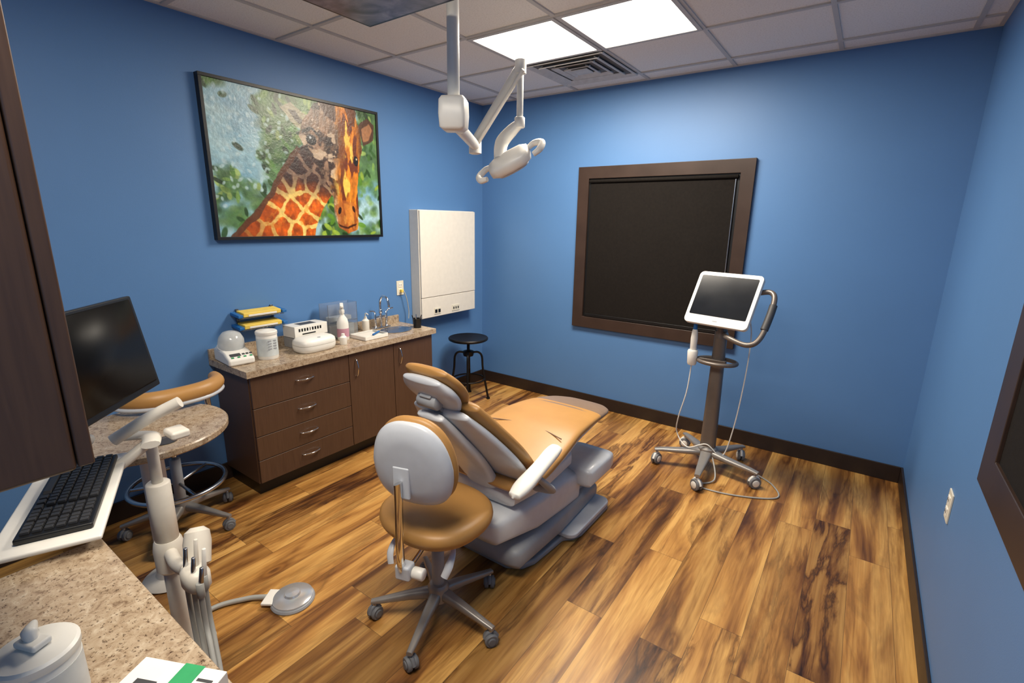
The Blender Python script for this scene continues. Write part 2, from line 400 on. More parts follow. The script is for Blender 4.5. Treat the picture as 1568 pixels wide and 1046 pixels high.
    dk=np.clip((.36-S)*2.6+(T-.9)*.8,0,.6)[...,None]; nc=nc*(1-dk)+col(124,54,16)*dk
    C[:]=C*(1-nm)+nc*nm
    lay(inpoly(wS,wT,[(.03,1.02),(.16,.86),(.27,.69),(.36,.50),(.46,.34),(.48,.37),(.38,.53),(.30,.70),(.19,.88),(.08,1.02)]),col(92,52,28),.9)
    lay(inpoly(wS,wT,[(.86,.14),(.93,.05),(.99,.10),(.975,.22),(.90,.27)]),col(84,54,32)); lay(inpoly(wS,wT,[(.885,.15),(.94,.09),(.97,.13),(.94,.22),(.90,.24)]),col(176,122,80),.9,3)
    lay(inpoly(wS,wT,[(.37,.10),(.44,.05),(.54,.12),(.52,.24),(.46,.20)]),col(176,160,130),.85,2); lay(inpoly(wS,wT,[(.42,.11),(.46,.10),(.51,.17),(.48,.19)]),col(60,46,34),.9,2)
    head=[(.50,.16),(.56,.04),(.62,-.02),(.84,-.02),(.87,.14),(.885,.30),(.86,.45),(.835,.66),(.84,.82),(.82,.95),(.75,.985),(.685,.93),(.655,.83),(.665,.70),(.62,.58),(.56,.47),(.50,.36),(.47,.27)]
    hm=blur(inpoly(wS,wT,head),1)[...,None]
    fur=fbm(S*46+T*6,T*9,70)[...,None]
    hc=col(132,104,82)*(.5+.95*fur)
    bl=np.clip((fbm(S*15,T*11,88)-.52)*14,0,1)*(S<.72); hc=hc*(1-bl[...,None])+col(58,40,32)*(.6+.8*fur)*bl[...,None]
    li=np.clip((fbm(S*16,T*13,91)-.58)*14,0,1)*(S<.70); hc=hc*(1-li[...,None])+col(196,172,146)*li[...,None]
    rg=np.clip((S-.68-.03*np.sin(T*7)+(n3-.5)*.06)*16,0,1)[...,None]
    og=col(220,128,28)*(.5+.9*fur)
    k1=np.clip((fbm(S*30,T*7,66)-.55)*12,0,1)[...,None]; og=og*(1-k1)+col(112,50,14)*k1
    k2=np.clip((fbm(S*36,T*8,55)-.60)*12,0,1)[...,None]; og=og*(1-k2)+col(250,200,84)*k2
    hc=hc*(1-rg)+og*rg; sh=np.clip((S-.845)*22,0,.65)[...,None]; hc=hc*(1-sh)+col(70,40,18)*sh
    C[:]=C*(1-hm)+np.clip(hc,0,255)*hm
    lay(inpoly(wS,wT,[(.61,-.02),(.65,.10),(.70,.13),(.72,-.02)]),col(78,46,28),.9,2); lay(inpoly(wS,wT,[(.78,-.02),(.79,.12),(.84,.14),(.86,.02),(.85,-.02)]),col(96,50,22),.85,2)
    lay(inpoly(wS,wT,[(.72,.10),(.77,.12),(.75,.40),(.735,.66),(.715,.40)]),col(120,62,22),.7,3)
    dab(.545,.285,.046,.040,.2,(24,16,14),1,4); dab(.54,.27,.012,.010,0,(200,205,205),1,3); dab(.835,.40,.024,.042,0,(24,14,8),1,4); dab(.84,.385,.007,.009,0,(230,210,170))
    lay(inpoly(wS,wT,[(.485,.25),(.55,.22),(.61,.27),(.59,.24),(.55,.20),(.49,.22)]),col(30,20,16),.9)
    lay(inpoly(wS,wT,[(.52,.34),(.57,.35),(.60,.33),(.58,.37),(.54,.38)]),col(190,160,130),.7,2)
    lay(inpoly(wS,wT,[(.665,.76),(.72,.72),(.80,.72),(.84,.80),(.82,.95),(.75,.985),(.685,.93)]),col(178,98,40),.65,3)
    lay(inpoly(wS,wT,[(.73,.74),(.80,.76),(.80,.88),(.75,.90)]),col(232,150,60),.5,4)
    dab(.70,.80,.016,.032,.3,(36,18,10),1,3); dab(.80,.785,.014,.030,-.3,(64,30,12),1,3); lay(inpoly(wS,wT,[(.68,.90),(.75,.93),(.82,.90),(.81,.92),(.75,.95),(.69,.92)]),col(60,28,12),.9)
    C[:]=C*(.86+.24*fbm(S*70,T*50,12)[...,None])
    C=np.clip(C/255,0,1); C=np.where(C<.04045,C/12.92,((C+.055)/1.055)**2.4)
    return S,T,C
g=G('giraffe_painting',(XL,1.997,1.514))
PW,PH=1.227,.903
boxes(g,'frame',[((.045,PW,.018),(.0225,0,.009)),((.045,PW,.018),(.0225,0,PH-.009)),((.045,.018,PH-.036),(.0225,-PW/2+.009,PH/2)),((.045,.018,PH-.036),(.0225,PW/2-.009,PH/2))],black,.001)
S,T,C=painting(); ny,nx=S.shape
vs=[(.036,-PW/2+.014+(PW-.028)*a,PH-.014-(PH-.028)*c) for a,c in zip(S.ravel(),T.ravel())]
fs=[(j*nx+i,(j+1)*nx+i,(j+1)*nx+i+1,j*nx+i+1) for j in range(ny-1) for i in range(nx-1)]
me=bpy.data.meshes.new('canvas');me.from_pydata(vs,[],fs);me.update()
ca=me.color_attributes.new('paint','FLOAT_COLOR','POINT'); ca.data.foreach_set('color',np.concatenate([C.reshape(-1,3),np.ones((nx*ny,1))],1).ravel())
pm,t,b=newmat('oil_paint_canvas'); at=t.node('ShaderNodeAttribute',attribute_name='paint'); t.l.new(at.outputs['Color'],b.inputs['Base Color'])
b.inputs['Roughness'].default_value=.32; tc=t.node('ShaderNodeTexCoord').outputs['Object']; t.l.new(t.bump(t.noise(tc,70,4),.3,.004),b.inputs['Normal'])
me.materials.append(pm); o=bpy.data.objects.new('canvas',me); bpy.context.collection.objects.link(o); o.parent=g.e
# ------------------------------------------------------------ side cabinet
g=G('base_cabinet',(-2.9,2.0,0))
cx=lambda x:x+2.9
cy=lambda y:y-2.0
bb(g,'carcass',cx(-3.138),cx(-2.745),cy(1.285),cy(2.735),.1,.772,cabmat,.002)
bb(g,'toe_kick',cx(-3.138),cx(-2.80),cy(1.31),cy(2.72),0,.1,black,0)
def front(n,y0,y1,z0,z1): bb(g,n,cx(-2.744),cx(-2.724),cy(y0)+.002,cy(y1)-.002,z0+.002,z1-.002,cabmat,.002)
def arc_handle(g,n,c,d,L,out=(1,0,0),mt=chrome):
    c=Vector(c);d=Vector(d);o=Vector(out)
    tube(g,n,[c-d*L/2,c-d*L*.42+o*.014,c+o*.028,c+d*L*.42+o*.014,c+d*L/2],.0045,mt,n=8,k=5)
for i,(a,c) in enumerate([(.575,.77),(.40,.575),(.25,.40),(.105,.25)]):
    front('drawer_%d'%(i+1),1.287,1.945,a,c); arc_handle(g,'drawer_pull_%d'%(i+1),(cx(-2.724),cy(1.62),(a+c)/2+.01),(0,1,0),.12)
front('door_left',1.945,2.335,.105,.77); front('door_right',2.335,2.733,.105,.77)
for i,y in enumerate((2.0,2.39)): arc_handle(g,'door_pull_%d'%(i+1),(cx(-2.724),cy(y),.66),(0,0,1),.12)
bm=bmesh.new(); out=[(-3.15,1.262),(-2.70,1.262),(-2.70,2.757),(-3.15,2.757)]; sc=(-2.90,2.52); sr=.125
vo=[bm.verts.new((cx(x),cy(y),.772)) for x,y in out]; vi=[bm.verts.new((cx(sc[0])+sr*.8*math.cos(2*pi*i/48),cy(sc[1])+sr*math.sin(2*pi*i/48),.772)) for i in range(48)]
ed=[bm.edges.new((vo[i],vo[(i+1)%4])) for i in range(4)]+[bm.edges.new((vi[i],vi[(i+1)%48])) for i in range(48)]
bmesh.ops.triangle_fill(bm,use_beauty=True,edges=ed)
for f_ in list(bm.faces):
    c=f_.calc_center_median()
    if math.hypot((c.x-cx(sc[0]))/.8,c.y-cy(sc[1]))<sr*.98: bm.faces.remove(f_)
r=bmesh.ops.extrude_face_region(bm,geom=bm.faces[:]); bmesh.ops.translate(bm,vec=(0,0,.038),verts=[v for v in r['geom'] if isinstance(v,bmesh.types.BMVert)])
bmesh.ops.recalc_face_normals(bm,faces=bm.faces); me=bpy.data.meshes.new('countertop'); bm.to_mesh(me); bm.free(); me.materials.append(stone)
o=bpy.data.objects.new('countertop',me); bpy.context.collection.objects.link(o); o.parent=g.e
bb(g,'backsplash',cx(-3.15),cx(-3.13),cy(1.262),cy(2.757),.81,.87,stone,.002)
lathe(g,'sink_bowl',[(sr*1.06,.812),(sr*1.06,.814),(sr*.97,.813),(sr*.93,.78),(sr*.7,.70),(sr*.2,.69),(.0,.69)],steel,loc=(cx(sc[0]),cy(sc[1]),0),squash=(.8,1),sharp=60)
CT=.8101
g=G('sink_faucet',(-3.05,2.50,CT))
box(g,'deck_plate',(.05,.16,.012),(0,0,.006),chrome,bevel=.005)
tube(g,'gooseneck',[(0,0,.01),(0,0,.12),(0,0,.21),(.03,0,.255),(.08,0,.245),(.10,0,.20),(.10,0,.18)],.010,chrome)
for s in(-1,1):
    cyl(g,'valve_%d'%(s+2),(0,s*.055,.01),(0,s*.055,.13),.010,chrome,.009); tube(g,'lever_%d'%(s+2),[(0,s*.055,.125),(.01,s*.075,.145),(.012,s*.115,.15)],.006,chrome,n=8)
tube(g,'cross_bar',[(0,-.055,.09),(0,0,.095),(0,.055,.09)],.008,chrome,n=8)
cyl(g,'riser',(0.0,.0,.12),(0.0,.0,.15),.014,chrome)
def outlet(g,ax=1):
    box(g,'cover_plate',(.006,.075,.12),(ax*.003,0,0),ivory,bevel=.002)
    for s in(-1,1):
        box(g,'socket_%d'%(s+2),(.004,.036,.032),(ax*.0075,0,s*.024),white,bevel=.001)
        boxes(g,'slots_%d'%(s+2),[((.001,.003,.012),(ax*.010,d,s*.024)) for d in(-.008,.008)],black,0)
g=G('wall_outlet',(XL,2.80,1.09)); outlet(g)
tube(g,'cord',[(.012,0,-.024),(.04,.01,-.03),(.05,.03,-.10),(.045,.05,-.2),(.05,.04,-.262)],.004,tubeg,n=8)
box(g,'plug',(.03,.025,.025),(.022,0,-.024),yellow,bevel=.004)
g=G('wall_outlet',(XR,2.37,.605)); outlet(g,-1)
# ---- counter items
def canister(name,x,y,z,r,h,label):
    g=G(name,(x,y,z))
    lathe(g,'body',[(r*.96,0),(r,.006),(r,h*.82),(r*.97,h*.84)],white)
    lathe(g,'label',[(r+.0008,h*.12),(r+.0008,h*.72)],label)
    lathe(g,'lid',[(r*1.03,h*.83),(r*1.05,h*.85),(r*1.05,h*.93),(r*.96,h*.96),(r*.5,h*.97),(r*.3,h*1.0),(0,h)],white)
    return g
g=canister('wipes_canister',-2.90,1.50,CT,.059,.18,mat('wipes_label',(205,212,212),.5))
boxes(g,'label_print',[((.002,.05,.008),(.0585,0,.115-.016*i),(0,0,0)) for i in range(4)],mgray,0)
g=G('amalgam_mixer',(-2.97,1.335,CT),-.1,1.12)
P=[(.10,0),(.10,.035),(.03,.065),(-.08,.08),(-.11,.065),(-.11,0)]
mk(g,'body',[(x,-.065,z) for x,z in P]+[(x,.065,z) for x,z in P],[tuple(range(6)),tuple(range(6,12))]+[(i,(i+1)%6,6+(i+1)%6,6+i) for i in range(6)],white,bevel=.012)
lathe(g,'dome_cover',[(.064,0),(.064,.03),(.060,.06),(.045,.085),(.02,.097),(0,.10)],mat('dome_plastic',(225,228,228),.1,trans=.45),loc=(-.04,0,.066),d=(.3,0,1))
lathe(g,'dome_ring',[(.065,0),(.067,.006),(.065,.012)],white,loc=(-.04,0,.070),d=(.3,0,1))
rt=(0,math.atan2(.03,.07),0)
boxes(g,'display_and_keys',[((.022,.05,.004),(.066,-.02,.051),rt)]+[((.01,.012,.004),(.066,.02+.018*i,.051),rt) for i in range(3)],dgray,0)
boxes(g,'start_keys',[((.008,.012,.004),(.086,-.04+.03*i,.043),rt) for i in range(4)],green,0)
g=G('glove_box_rack',(XL,1.57,1.065))
for i,z in enumerate((0,-.075)):
    box(g,'yellow_box_%d'%(i+1),(.09,.24,.026),(.06,0,z),yellow,bevel=.004,rot=(0,.10,0))
    box(g,'pale_strip_%d'%(i+1),(.0925,.18,.012),(.0605,0,z-.004),white,bevel=.001,rot=(0,.10,0))
    boxes(g,'blue_end_%d'%(i+1),[((.105,.030,.018),(.06,s*.14,z-.004),(0,.10,0)) for s in(-1,1)],bluem,.003)
    box(g,'clear_shelf_%d'%(i+1),(.10,.28,.004),(.055,0,z-.018),clear,rot=(0,.10,0),bevel=.001)
boxes(g,'wall_rail',[((.012,.02,.13),(.006,s*.11,-.04)) for s in(-1,1)],clear,.002)
g=G('glove_box',(-3.03,1.84,CT),.05)
box(g,'carton',(.13,.25,.075),(0,0,.1075),white,bevel=.002)
box(g,'lower_carton',(.13,.25,.066),(0,0,.033),mat('carton_grey',(150,150,150),.6),bevel=.002)
boxes(g,'printed_lettering',[((.001,.012 if i!=4 else .006,.020),(.0657,-.09+.02*i,.118)) for i in range(9)]+[((.001,.10,.008),(.0657,-.02,.09))],black,0)
box(g,'opening',(.07,.12,.001),(0,0,.1455),dgray,bevel=0)
g=G('acrylic_organizer',(-3.05,2.12,CT))
boxes(g,'panels',[((.004,.24,.25),(.05,0,.125)),((.004,.24,.25),(-.05,0,.125)),((.1,.004,.25),(0,.12,.125)),((.1,.004,.25),(0,-.12,.125)),((.1,.24,.004),(0,0,.002)),((.1,.24,.004),(0,0,.12))],clear,0)
box(g,'stored_pouches',(.07,.20,.09),(0,0,.05),white2,bevel=.004)
box(g,'stored_tissue',(.06,.17,.03),(0,0,.138),white,bevel=.004)
g=G('instrument_warmer',(-2.86,1.79,CT),.05)
loft(g,'body',[[Vector((px,py,z)) for px,py in sup(a,b_,3.4,48)] for a,b_,z in[(.075,.118,0),(.083,.127,.008),(.088,.132,.03),(.088,.132,.045)]],white)
loft(g,'lid',[[Vector((px,py,z)) for px,py in sup(a,b_,3.4,48)] for a,b_,z in[(.087,.131,.047),(.088,.132,.055),(.085,.128,.075),(.070,.112,.088),(.03,.06,.093)]],white)
lathe(g,'lid_button',[(.012,0),(.012,.003),(0,.004)],mgray,loc=(.05,0,.088))
def spray(name,x,y,z):
    g=G(name,(x,y,z),-.6)
    lathe(g,'bottle',[(.036,0),(.040,.006),(.040,.12),(.034,.15),(.018,.175),(.014,.185),(.014,.20)],white,squash=(.8,1))
    lathe(g,'label',[(.0408,.025),(.0408,.085)],mat('spray_label',(190,140,156),.5),squash=(.8,1))
    lathe(g,'collar',[(.017,.192),(.018,.196),(.018,.215),(.012,.22)],white)
    P=[(-.022,.215),(.014,.215),(.018,.235),(.055,.238),(.055,.256),(-.018,.264),(-.034,.25)]
    mk(g,'trigger_head',[(a,-.012,c) for a,c in P]+[(a,.012,c) for a,c in P],[tuple(range(7)),tuple(range(7,14))]+[(i,(i+1)%7,7+(i+1)%7,7+i) for i in range(7)],white,bevel=.004)
    tube(g,'trigger',[(.035,0,.238),(.040,0,.215),(.032,0,.19)],.006,white,n=8)
    cyl(g,'nozzle',(.055,0,.247),(.066,0,.247),.008,white)
spray('spray_bottle',-2.94,2.07,CT)
g=G('small_white_bottle',(-2.83,1.99,CT)); lathe(g,'bottle',[(.022,0),(.024,.004),(.024,.05),(.012,.062),(.011,.075),(0,.078)],white)
g=G('pump_soap_bottle',(-3.06,2.36,CT)); lathe(g,'bottle',[(.025,0),(.027,.005),(.027,.08),(.012,.095),(.010,.11),(.004,.112),(.004,.135),(0,.136)],white2)
tube(g,'pump_spout',[(0,0,.13),(.012,0,.137),(.035,0,.13)],.004,white,n=8)
g=G('instrument_tray',(-2.87,2.24,CT+.0005))
box(g,'tray_base',(.17,.20,.006),(0,0,.004),clear,bevel=.002)
boxes(g,'tray_rim',[((.17,.006,.025),(0,s*.10,.014)) for s in(-1,1)]+[((.006,.20,.025),(s*.085,0,.014)) for s in(-1,1)],white,.001)
box(g,'cloth_pouch',(.12,.15,.012),(0,0,.014),white2,bevel=.004); box(g,'blue_syringe',(.012,.12,.012),(.04,.03,.03),bluem,rot=(0,0,.5),bevel=.004)
g=G('black_cup',(-2.84,2.69,CT)); lathe(g,'cup',[(.030,0),(.034,.07),(.036,.075),(.032,.075),(.028,.01),(0,.01)],black)
for i in range(5):
    a=i*1.3; tube(g,'instrument_%d'%i,[(.01*math.cos(a),.01*math.sin(a),.012),(.04*math.cos(a),.04*math.sin(a),.10)],.004,black if i%2 else steel,n=6)
# ---- white wall cabinet
g=G('wall_mounted_cabinet',(XL,3.29,0))
bb(g,'housing',0.0,.105,-.36,.355,.81,1.73,white2,.004)
bb(g,'front_door',.106,.122,-.355,.350,.995,1.725,white2,.004)
bb(g,'lower_panel',.106,.120,-.355,.350,.815,.991,white2,.004)
boxes(g,'socket_plates',[((.005,.08,.055),(.1225,-.17,.865)),((.005,.10,.055),(.1225,.07,.865))],ivory,.001)
boxes(g,'gas_ports',[((.004,.028,.03),(.1265,-.19+.04*i,.865)) for i in range(2)],black,.002); boxes(g,'usb_ports',[((.004,.014,.02),(.1265,.04+.03*i,.865)) for i in range(3)],dgray,.001)
# ---- round iron stool
g=G('round_iron_stool',(-2.88,3.36,0),.35)
lathe(g,'seat',[(.0,.575),(.17,.575),(.182,.582),(.184,.595),(.178,.602),(.165,.600),(.12,.594),(0,.592)],iron,n=48)
cyl(g,'screw',(0,0,.30),(0,0,.575),.014,iron); lathe(g,'hub',[(.02,.42),(.045,.425),(.05,.44),(.05,.47),(.02,.48)],iron)
for i in range(4):
    a=i*pi/2+.3;c,s=math.cos(a),math.sin(a)
    tube(g,'leg_%d'%(i+1),[(c*.03,s*.03,.455),(c*.09,s*.09,.46),(c*.125,s*.125,.42),(c*.135,s*.135,.30),(c*.165,s*.165,.12),(c*.185,s*.185,.012)],.010,iron,n=8)
    lathe(g,'foot_%d'%(i+1),[(.016,0),(.018,.004),(.014,.018),(0,.02)],iron,loc=(c*.186,s*.186,0))
tube(g,'foot_ring',[(.15*math.cos(2*pi*i/16),.15*math.sin(2*pi*i/16),.20) for i in range(16)],.008,iron,closed=True,k=2,n=8)
# ------------------------------------------------------------ castor base
def castor(g,i,x,y,ang,r=.028,cm=None):
    cm=cm or rubber
    c,s=math.cos(ang),math.sin(ang)
    cyl(g,'castor_stem_%d'%i,(x,y,r*1.6),(x,y,r*2.6),.008,steel)
    px,py=-s,c
    for k in(-1,1):
        lathe(g,'castor_wheel_%d_%s'%(i,'ab'[k>0]),[(r*.35,-.009),(r*.9,-.009),(r,-.005),(r,.005),(r*.9,.009),(r*.35,.009)],rubber,loc=(x+px*.013*k,y+py*.013*k,r),d=(px,py,0),n=24)
        lathe(g,'castor_cap_%d_%s'%(i,'ab'[k>0]),[(r*.6,0),(r*.6,.003),(r*.5,.005)],cm,loc=(x+px*.022*k,y+py*.022*k,r),d=(px*k,py*k,0),n=20)
    tube(g,'castor_hood_%d'%i,[(x-c*r*.9,y-s*r*.9,r*1.2),(x-c*r*.4,y-s*r*.4,r*1.95),(x+c*r*.4,y+s*r*.4,r*1.95),(x+c*r*.95,y+s*r*.95,r*1.1)],.009,cm,n=8,k=4)
def star(g,R,a0,mt,zc=.12,cr=.028,w=.02,hubr=.045,cm=None):
    for i in range(5):
        a=a0+i*2*pi/5;c,s=math.cos(a),math.sin(a)
        rings=[]
        for q,wd,hh,z in((.03,w*1.25,.024,zc),(.45*R,w,.018,zc-.012),(.9*R,w*.72,.012,cr*2.6+.012),(R*1.05,w*.6,.009,cr*2.6+.006)):
            rings.append([Vector((c*q-s*u,s*q+c*u,z+v)) for u,v in sup(wd,hh,3,16)])
        loft(g,'leg_%d'%(i+1),rings,mt); castor(g,i+1,c*R,s*R,a+.9,cr,cm)
    lathe(g,'hub',[(hubr*.7,zc-.04),(hubr,zc-.03),(hubr,zc+.03),(hubr*.8,zc+.045),(.02,zc+.05)],mt)
# operator stool
g=G('operator_stool',(-1.262,1.27,0))
star(g,.27,math.radians(219),alu)
cyl(g,'gas_lift_outer',(0,0,.14),(0,0,.33),.026,mgray); cyl(g,'gas_lift_rod',(0,0,.32),(0,0,.43),.014,chrome)
box(g,'tilt_mechanism',(.15,.13,.035),(0,0,.44),dgray,bevel=.008)
def seatpad(g,a,b_,z0,mt,shell):
    loft(g,'seat_shell',[[Vector((px,py,z)) for px,py in sup(a*f,b_*f,2.4,48)] for f,z in((.6,z0),(.88,z0+.006),(.96,z0+.02),(.97,z0+.03))],shell)
    loft(g,'seat_cushion',[[Vector((px,py,z)) for px,py in sup(a*f,b_*f,2.4,48)] for f,z in((.93,z0+.024),(.985,z0+.030),(1,z0+.046),(.985,z0+.064),(.93,z0+.076),(.8,z0+.082),(.5,z0+.078),(.1,z0+.076))],mt)
seatpad(g,.225,.205,.455,vinyl,vinyl)
bd=Vector((.29,-.957,0)); bs=Vector((.957,.29,0))
def backpad(g,name,c,w,h,th,mt,tilt,off,e=2.6,dome=.0,top=1.0):
    nrm=(-bd*math.cos(tilt)+Vector((0,0,1))*math.sin(tilt)); up=bs.cross(nrm).normalized(); 
    if up.z<0: up=-up
    rings=[]
    for f,o_ in((.55,-th*.5-dome),(.82,-th*.42-dome*.7),(.95,-th*.2-dome*.2),(1,.05*th),(.985,th*.3),(.92,th*.46),(.7,th*.5)):
        rings.append([c+bs*px*f*(1-(1-top)*max(0,py/h))+up*py*f+nrm*(o_+off) for px,py in sup(w,h,e,56)])
    loft(g,name,rings,mt)
bc=bd*.215+Vector((0,0,.828))+bs*.028
backpad(g,'back_cushion',bc,.158,.168,.045,vinyl,.12,.022,top=.84)
backpad(g,'back_shell',bc,.156,.165,.035,lgray,.12,-.010,dome=.012,top=.84)
box(g,'shell_boss',(.065,.015,.12),bd*.250+Vector((0,0,.765)),lgray,rot=(0,0,math.atan2(bs.y,bs.x)),bevel=.006)
pp=bd*.275
tube(g,'back_bar',[pp+Vector((0,0,.775)),pp+Vector((0,0,.70)),pp+bd*.005+Vector((0,0,.52)),pp-bd*.005+Vector((0,0,.44)),pp-bd*.05+Vector((0,0,.405)),pp-bd*.20+Vector((0,0,.42))],.018,chrome,flat=.45)
box(g,'adjust_knob_housing',(.06,.05,.06),pp*.92+Vector((0,0,.415)),lgray,rot=(0,0,math.atan2(bs.y,bs.x)),bevel=.01)
cyl(g,'adjust_knob',pp*.9+bs*.03+Vector((0,0,.41)),pp*.9+bs*.075+Vector((0,0,.41)),.022,white)
for i,s in enumerate((-1,1)):
    a=bs*.06*s
    tube(g,'height_lever_%d'%(i+1),[a+bd*.03+Vector((0,0,.43)),a*2+bd*.1+Vector((0,0,.425)),a*2.1+bd*.15+Vector((0,0,.39)),a*1.9+bd*.17+Vector((0,0,.35))],[.008,.009,.016,.014],lgray,n=10,flat=.5)
# assistant stool
g=G('assistant_stool',(-2.82,.90,0))
star(g,.26,math.radians(30),alu)
cyl(g,'gas_lift_outer',(0,0,.14),(0,0,.40),.026,mgray); cyl(g,'gas_lift_rod',(0,0,.39),(0,0,.55),.014,chrome)
tube(g,'foot_ring',[(.22*math.cos(2*pi*i/16),.22*math.sin(2*pi*i/16),.26) for i in range(16)],.012,steel,closed=True,k=3,n=10)
for i in range(3):
    a=i*2*pi/3; cyl(g,'ring_spoke_%d'%i,(.02*math.cos(a),.02*math.sin(a),.26),(.22*math.cos(a),.22*math.sin(a),.26),.008,steel)
seatpad(g,.20,.19,.535,vinyl,dgray)
P=[(.06,.22),(.16,.19),(.23,.11),(.245,0),(.225,-.12),(.15,-.20),(.04,-.23)]
tube(g,'torso_rest_pad',[(x,y,.815) for x,y in P],[.028,.036,.040,.040,.040,.036,.028],vinyl,n=16)
tube(g,'torso_rest_shell',[(x*1.03,y*1.03,.78) for x,y in P],[.02,.026,.026,.026,.026,.026,.02],lgray,n=12,flat=.6)
tube(g,'torso_rest_post',[(.05,.02,.53),(.17,.08,.53),(.22,.11,.60),(.22,.11,.78)],.013,chrome)
# ------------------------------------------------------------ dental chair
CY=2.0
g=G('dental_chair',(-1.3,CY,0))
def Yl(st): return [(s[0]-CY,)+tuple(s[1:]) for s in st]
padloft(g,'backrest_cushion',Yl([(1.70,.51,.235,.026),(1.64,.59,.254,.03),(1.55,.70,.250,.03),(1.44,.83,.205,.028),(1.37,.915,.165,.024)]),vinyl,e=3,off=-.028)
padloft(g,'backrest_shell',Yl([(1.70,.51,.225,.03),(1.64,.59,.250,.032),(1.55,.70,.246,.032),(1.44,.83,.200,.03),(1.36,.92,.150,.022)]),lgray,e=2.6,off=.022)
padloft(g,'backrest_spine',Yl([(1.68,.50,.09,.03),(1.55,.68,.10,.028),(1.40,.86,.085,.025),(1.335,.94,.07,.018)]),lgray,e=3,off=.062)
padloft(g,'headrest_cushion',Yl([(1.375,.93,.10,.020),(1.34,.98,.132,.024),(1.29,1.035,.136,.024),(1.25,1.075,.11,.020)]),vinyl,e=2.5,off=-.026)
padloft(g,'headrest_shell',Yl([(1.37,.935,.095,.02),(1.335,.98,.125,.028),(1.29,1.03,.13,.028),(1.255,1.07,.10,.018)]),lgray,e=2.4,off=.014)
cyl(g,'headrest_pivot',(-.05,1.285-CY,.965),(.05,1.285-CY,.965),.03,mgray)
box(g,'headrest_glide_bar',(.06,.018,.2),(0,1.325-CY,.92),mgray,rot=(.72,0,0),bevel=.005)
padloft(g,'seat_cushion',Yl([(1.60,.505,.24,.030),(1.75,.525,.270,.034),(1.95,.575,.270,.034),(2.08,.60,.260,.034),(2.25,.60,.245,.030),(2.38,.59,.23,.028)]),vinyl,e=3.2)
padloft(g,'toe_cover',Yl([(2.34,.592,.234,.031),(2.45,.58,.222,.026),(2.56,.562,.195,.022),(2.63,.55,.14,.016)]),toegray,e=3)
tube(g,'seat_seam',[(x,1.98-CY-.06*(x/.25)**2+.02,.616) for x in (-.22,-.11,0,.11,.22)],.003,toegray,n=6)
padloft(g,'legrest_shell',Yl([(1.78,.47,.22,.03),(1.98,.51,.23,.035),(2.15,.545,.22,.03),(2.45,.545,.19,.022)]),lgray,e=3)
def armrest(s):
    n='right' if s>0 else 'left'
    st=[(1.44,.585,.028,.016),(1.50,.60,.040,.022),(1.62,.63,.036,.02),(1.72,.66,.036,.02),(1.76,.67,.03,.016)]
    padloft(g,'armrest_'+n,Yl(st),white,e=2.4,xc=s*.303)
    tube(g,'armrest_bracket_'+n,[(s*.303,1.60-CY,.60),(s*.31,1.66-CY,.54),(s*.29,1.74-CY,.47),(s*.20,1.76-CY,.44)],[.022,.026,.03,.03],mgray,flat=.6)
armrest(1); armrest(-1)
def xz_loft(name,secs,mt,e=4.5):
    loft(g,name,[[Vector((px+xc,y-CY,zc+pz)) for px,pz in sup(a,b_,e,40)] for y,xc,zc,a,b_ in secs],mt)
xz_loft('upper_casting',[(1.60,0,.44,.12,.02),(1.62,0,.43,.18,.045),(1.85,0,.425,.205,.055),(2.10,0,.445,.205,.05),(2.2,0,.47,.14,.02)],lgray)
xz_loft('lift_column',[(1.49,.0,.31,.10,.03),(1.52,.0,.30,.17,.065),(1.80,.0,.28,.21,.10),(2.05,.0,.26,.21,.11),(2.22,.0,.23,.20,.10),(2.24,.0,.23,.14,.06)],lgray,5)
xz_loft('lower_cover',[(1.60,.0,.12,.17,.03),(1.63,.0,.12,.215,.06),(2.0,.0,.12,.225,.07),(2.45,.0,.10,.20,.05),(2.5,.0,.09,.14,.02)],mgray)
prism(g,'base_plate',[(x,y) for x,y in [(-.24,-.28),(-.20,-.33),(.10,-.33),(.17,-.29),(.20,-.22),(.22,.02),(.26,.06),(.28,.12),(.28,.44),(.24,.50),(-.20,.54),(-.26,.48)]],0,.035,mgray,bevel=.012)
prism(g,'foot_rest_plate',rrect(.22,.46,.05,6,.175,.24),.036,.062,lgray,bevel=.008)
xz_loft('utility_box',[(2.19,.145,.30,.11,.04),(2.205,.145,.30,.135,.056),(2.44,.145,.30,.135,.056),(2.50,.145,.298,.125,.05),(2.52,.145,.295,.09,.03)],lgray,5.5)
xz_loft('utility_post',[(2.25,.09,.16,.07,.10),(2.39,.09,.16,.07,.10)],mgray)
# ------------------------------------------------------------ overhead exam light
g=G('overhead_dental_light',(-1.54,1.71,H))
lathe(g,'ceiling_flange',[(.03,-.03),(.07,-.025),(.075,-.008),(.075,0)],white)
o3=Vector((-1.54,1.71,H)); W_=lambda x,y,z:Vector((x,y,z))-o3
cyl(g,'pole',W_(-1.54,1.71,H-.01),W_(-1.54,1.71,2.15),.026,white)
M_=Matrix.Rotation(.5,4,'Z')
loft(g,'junction_box',[[M_@Vector((px,py,z-H)) for px,py in sup(a,a*.95,6,32)] for a,z in((.040,2.025),(.056,2.038),(.060,2.09),(.058,2.145),(.048,2.16))],white)
P0=Vector((-1.57,1.78,2.05));P1=Vector((-1.82,2.19,2.045));P2=Vector((-1.50,2.15,2.375));P3=Vector((-1.50,2.15,2.12))
tube(g,'fixed_arm',[P0-o3,P1-o3],.028,white,smooth=False,n=20,flat=.9)
lathe(g,'elbow_joint',[(.02,-.045),(.034,-.04),(.034,.04),(.02,.045)],white,loc=P1-o3)
tube(g,'spring_arm',[P1-o3+Vector((0,0,.02)),P2-o3],.025,white,smooth=False,n=20)
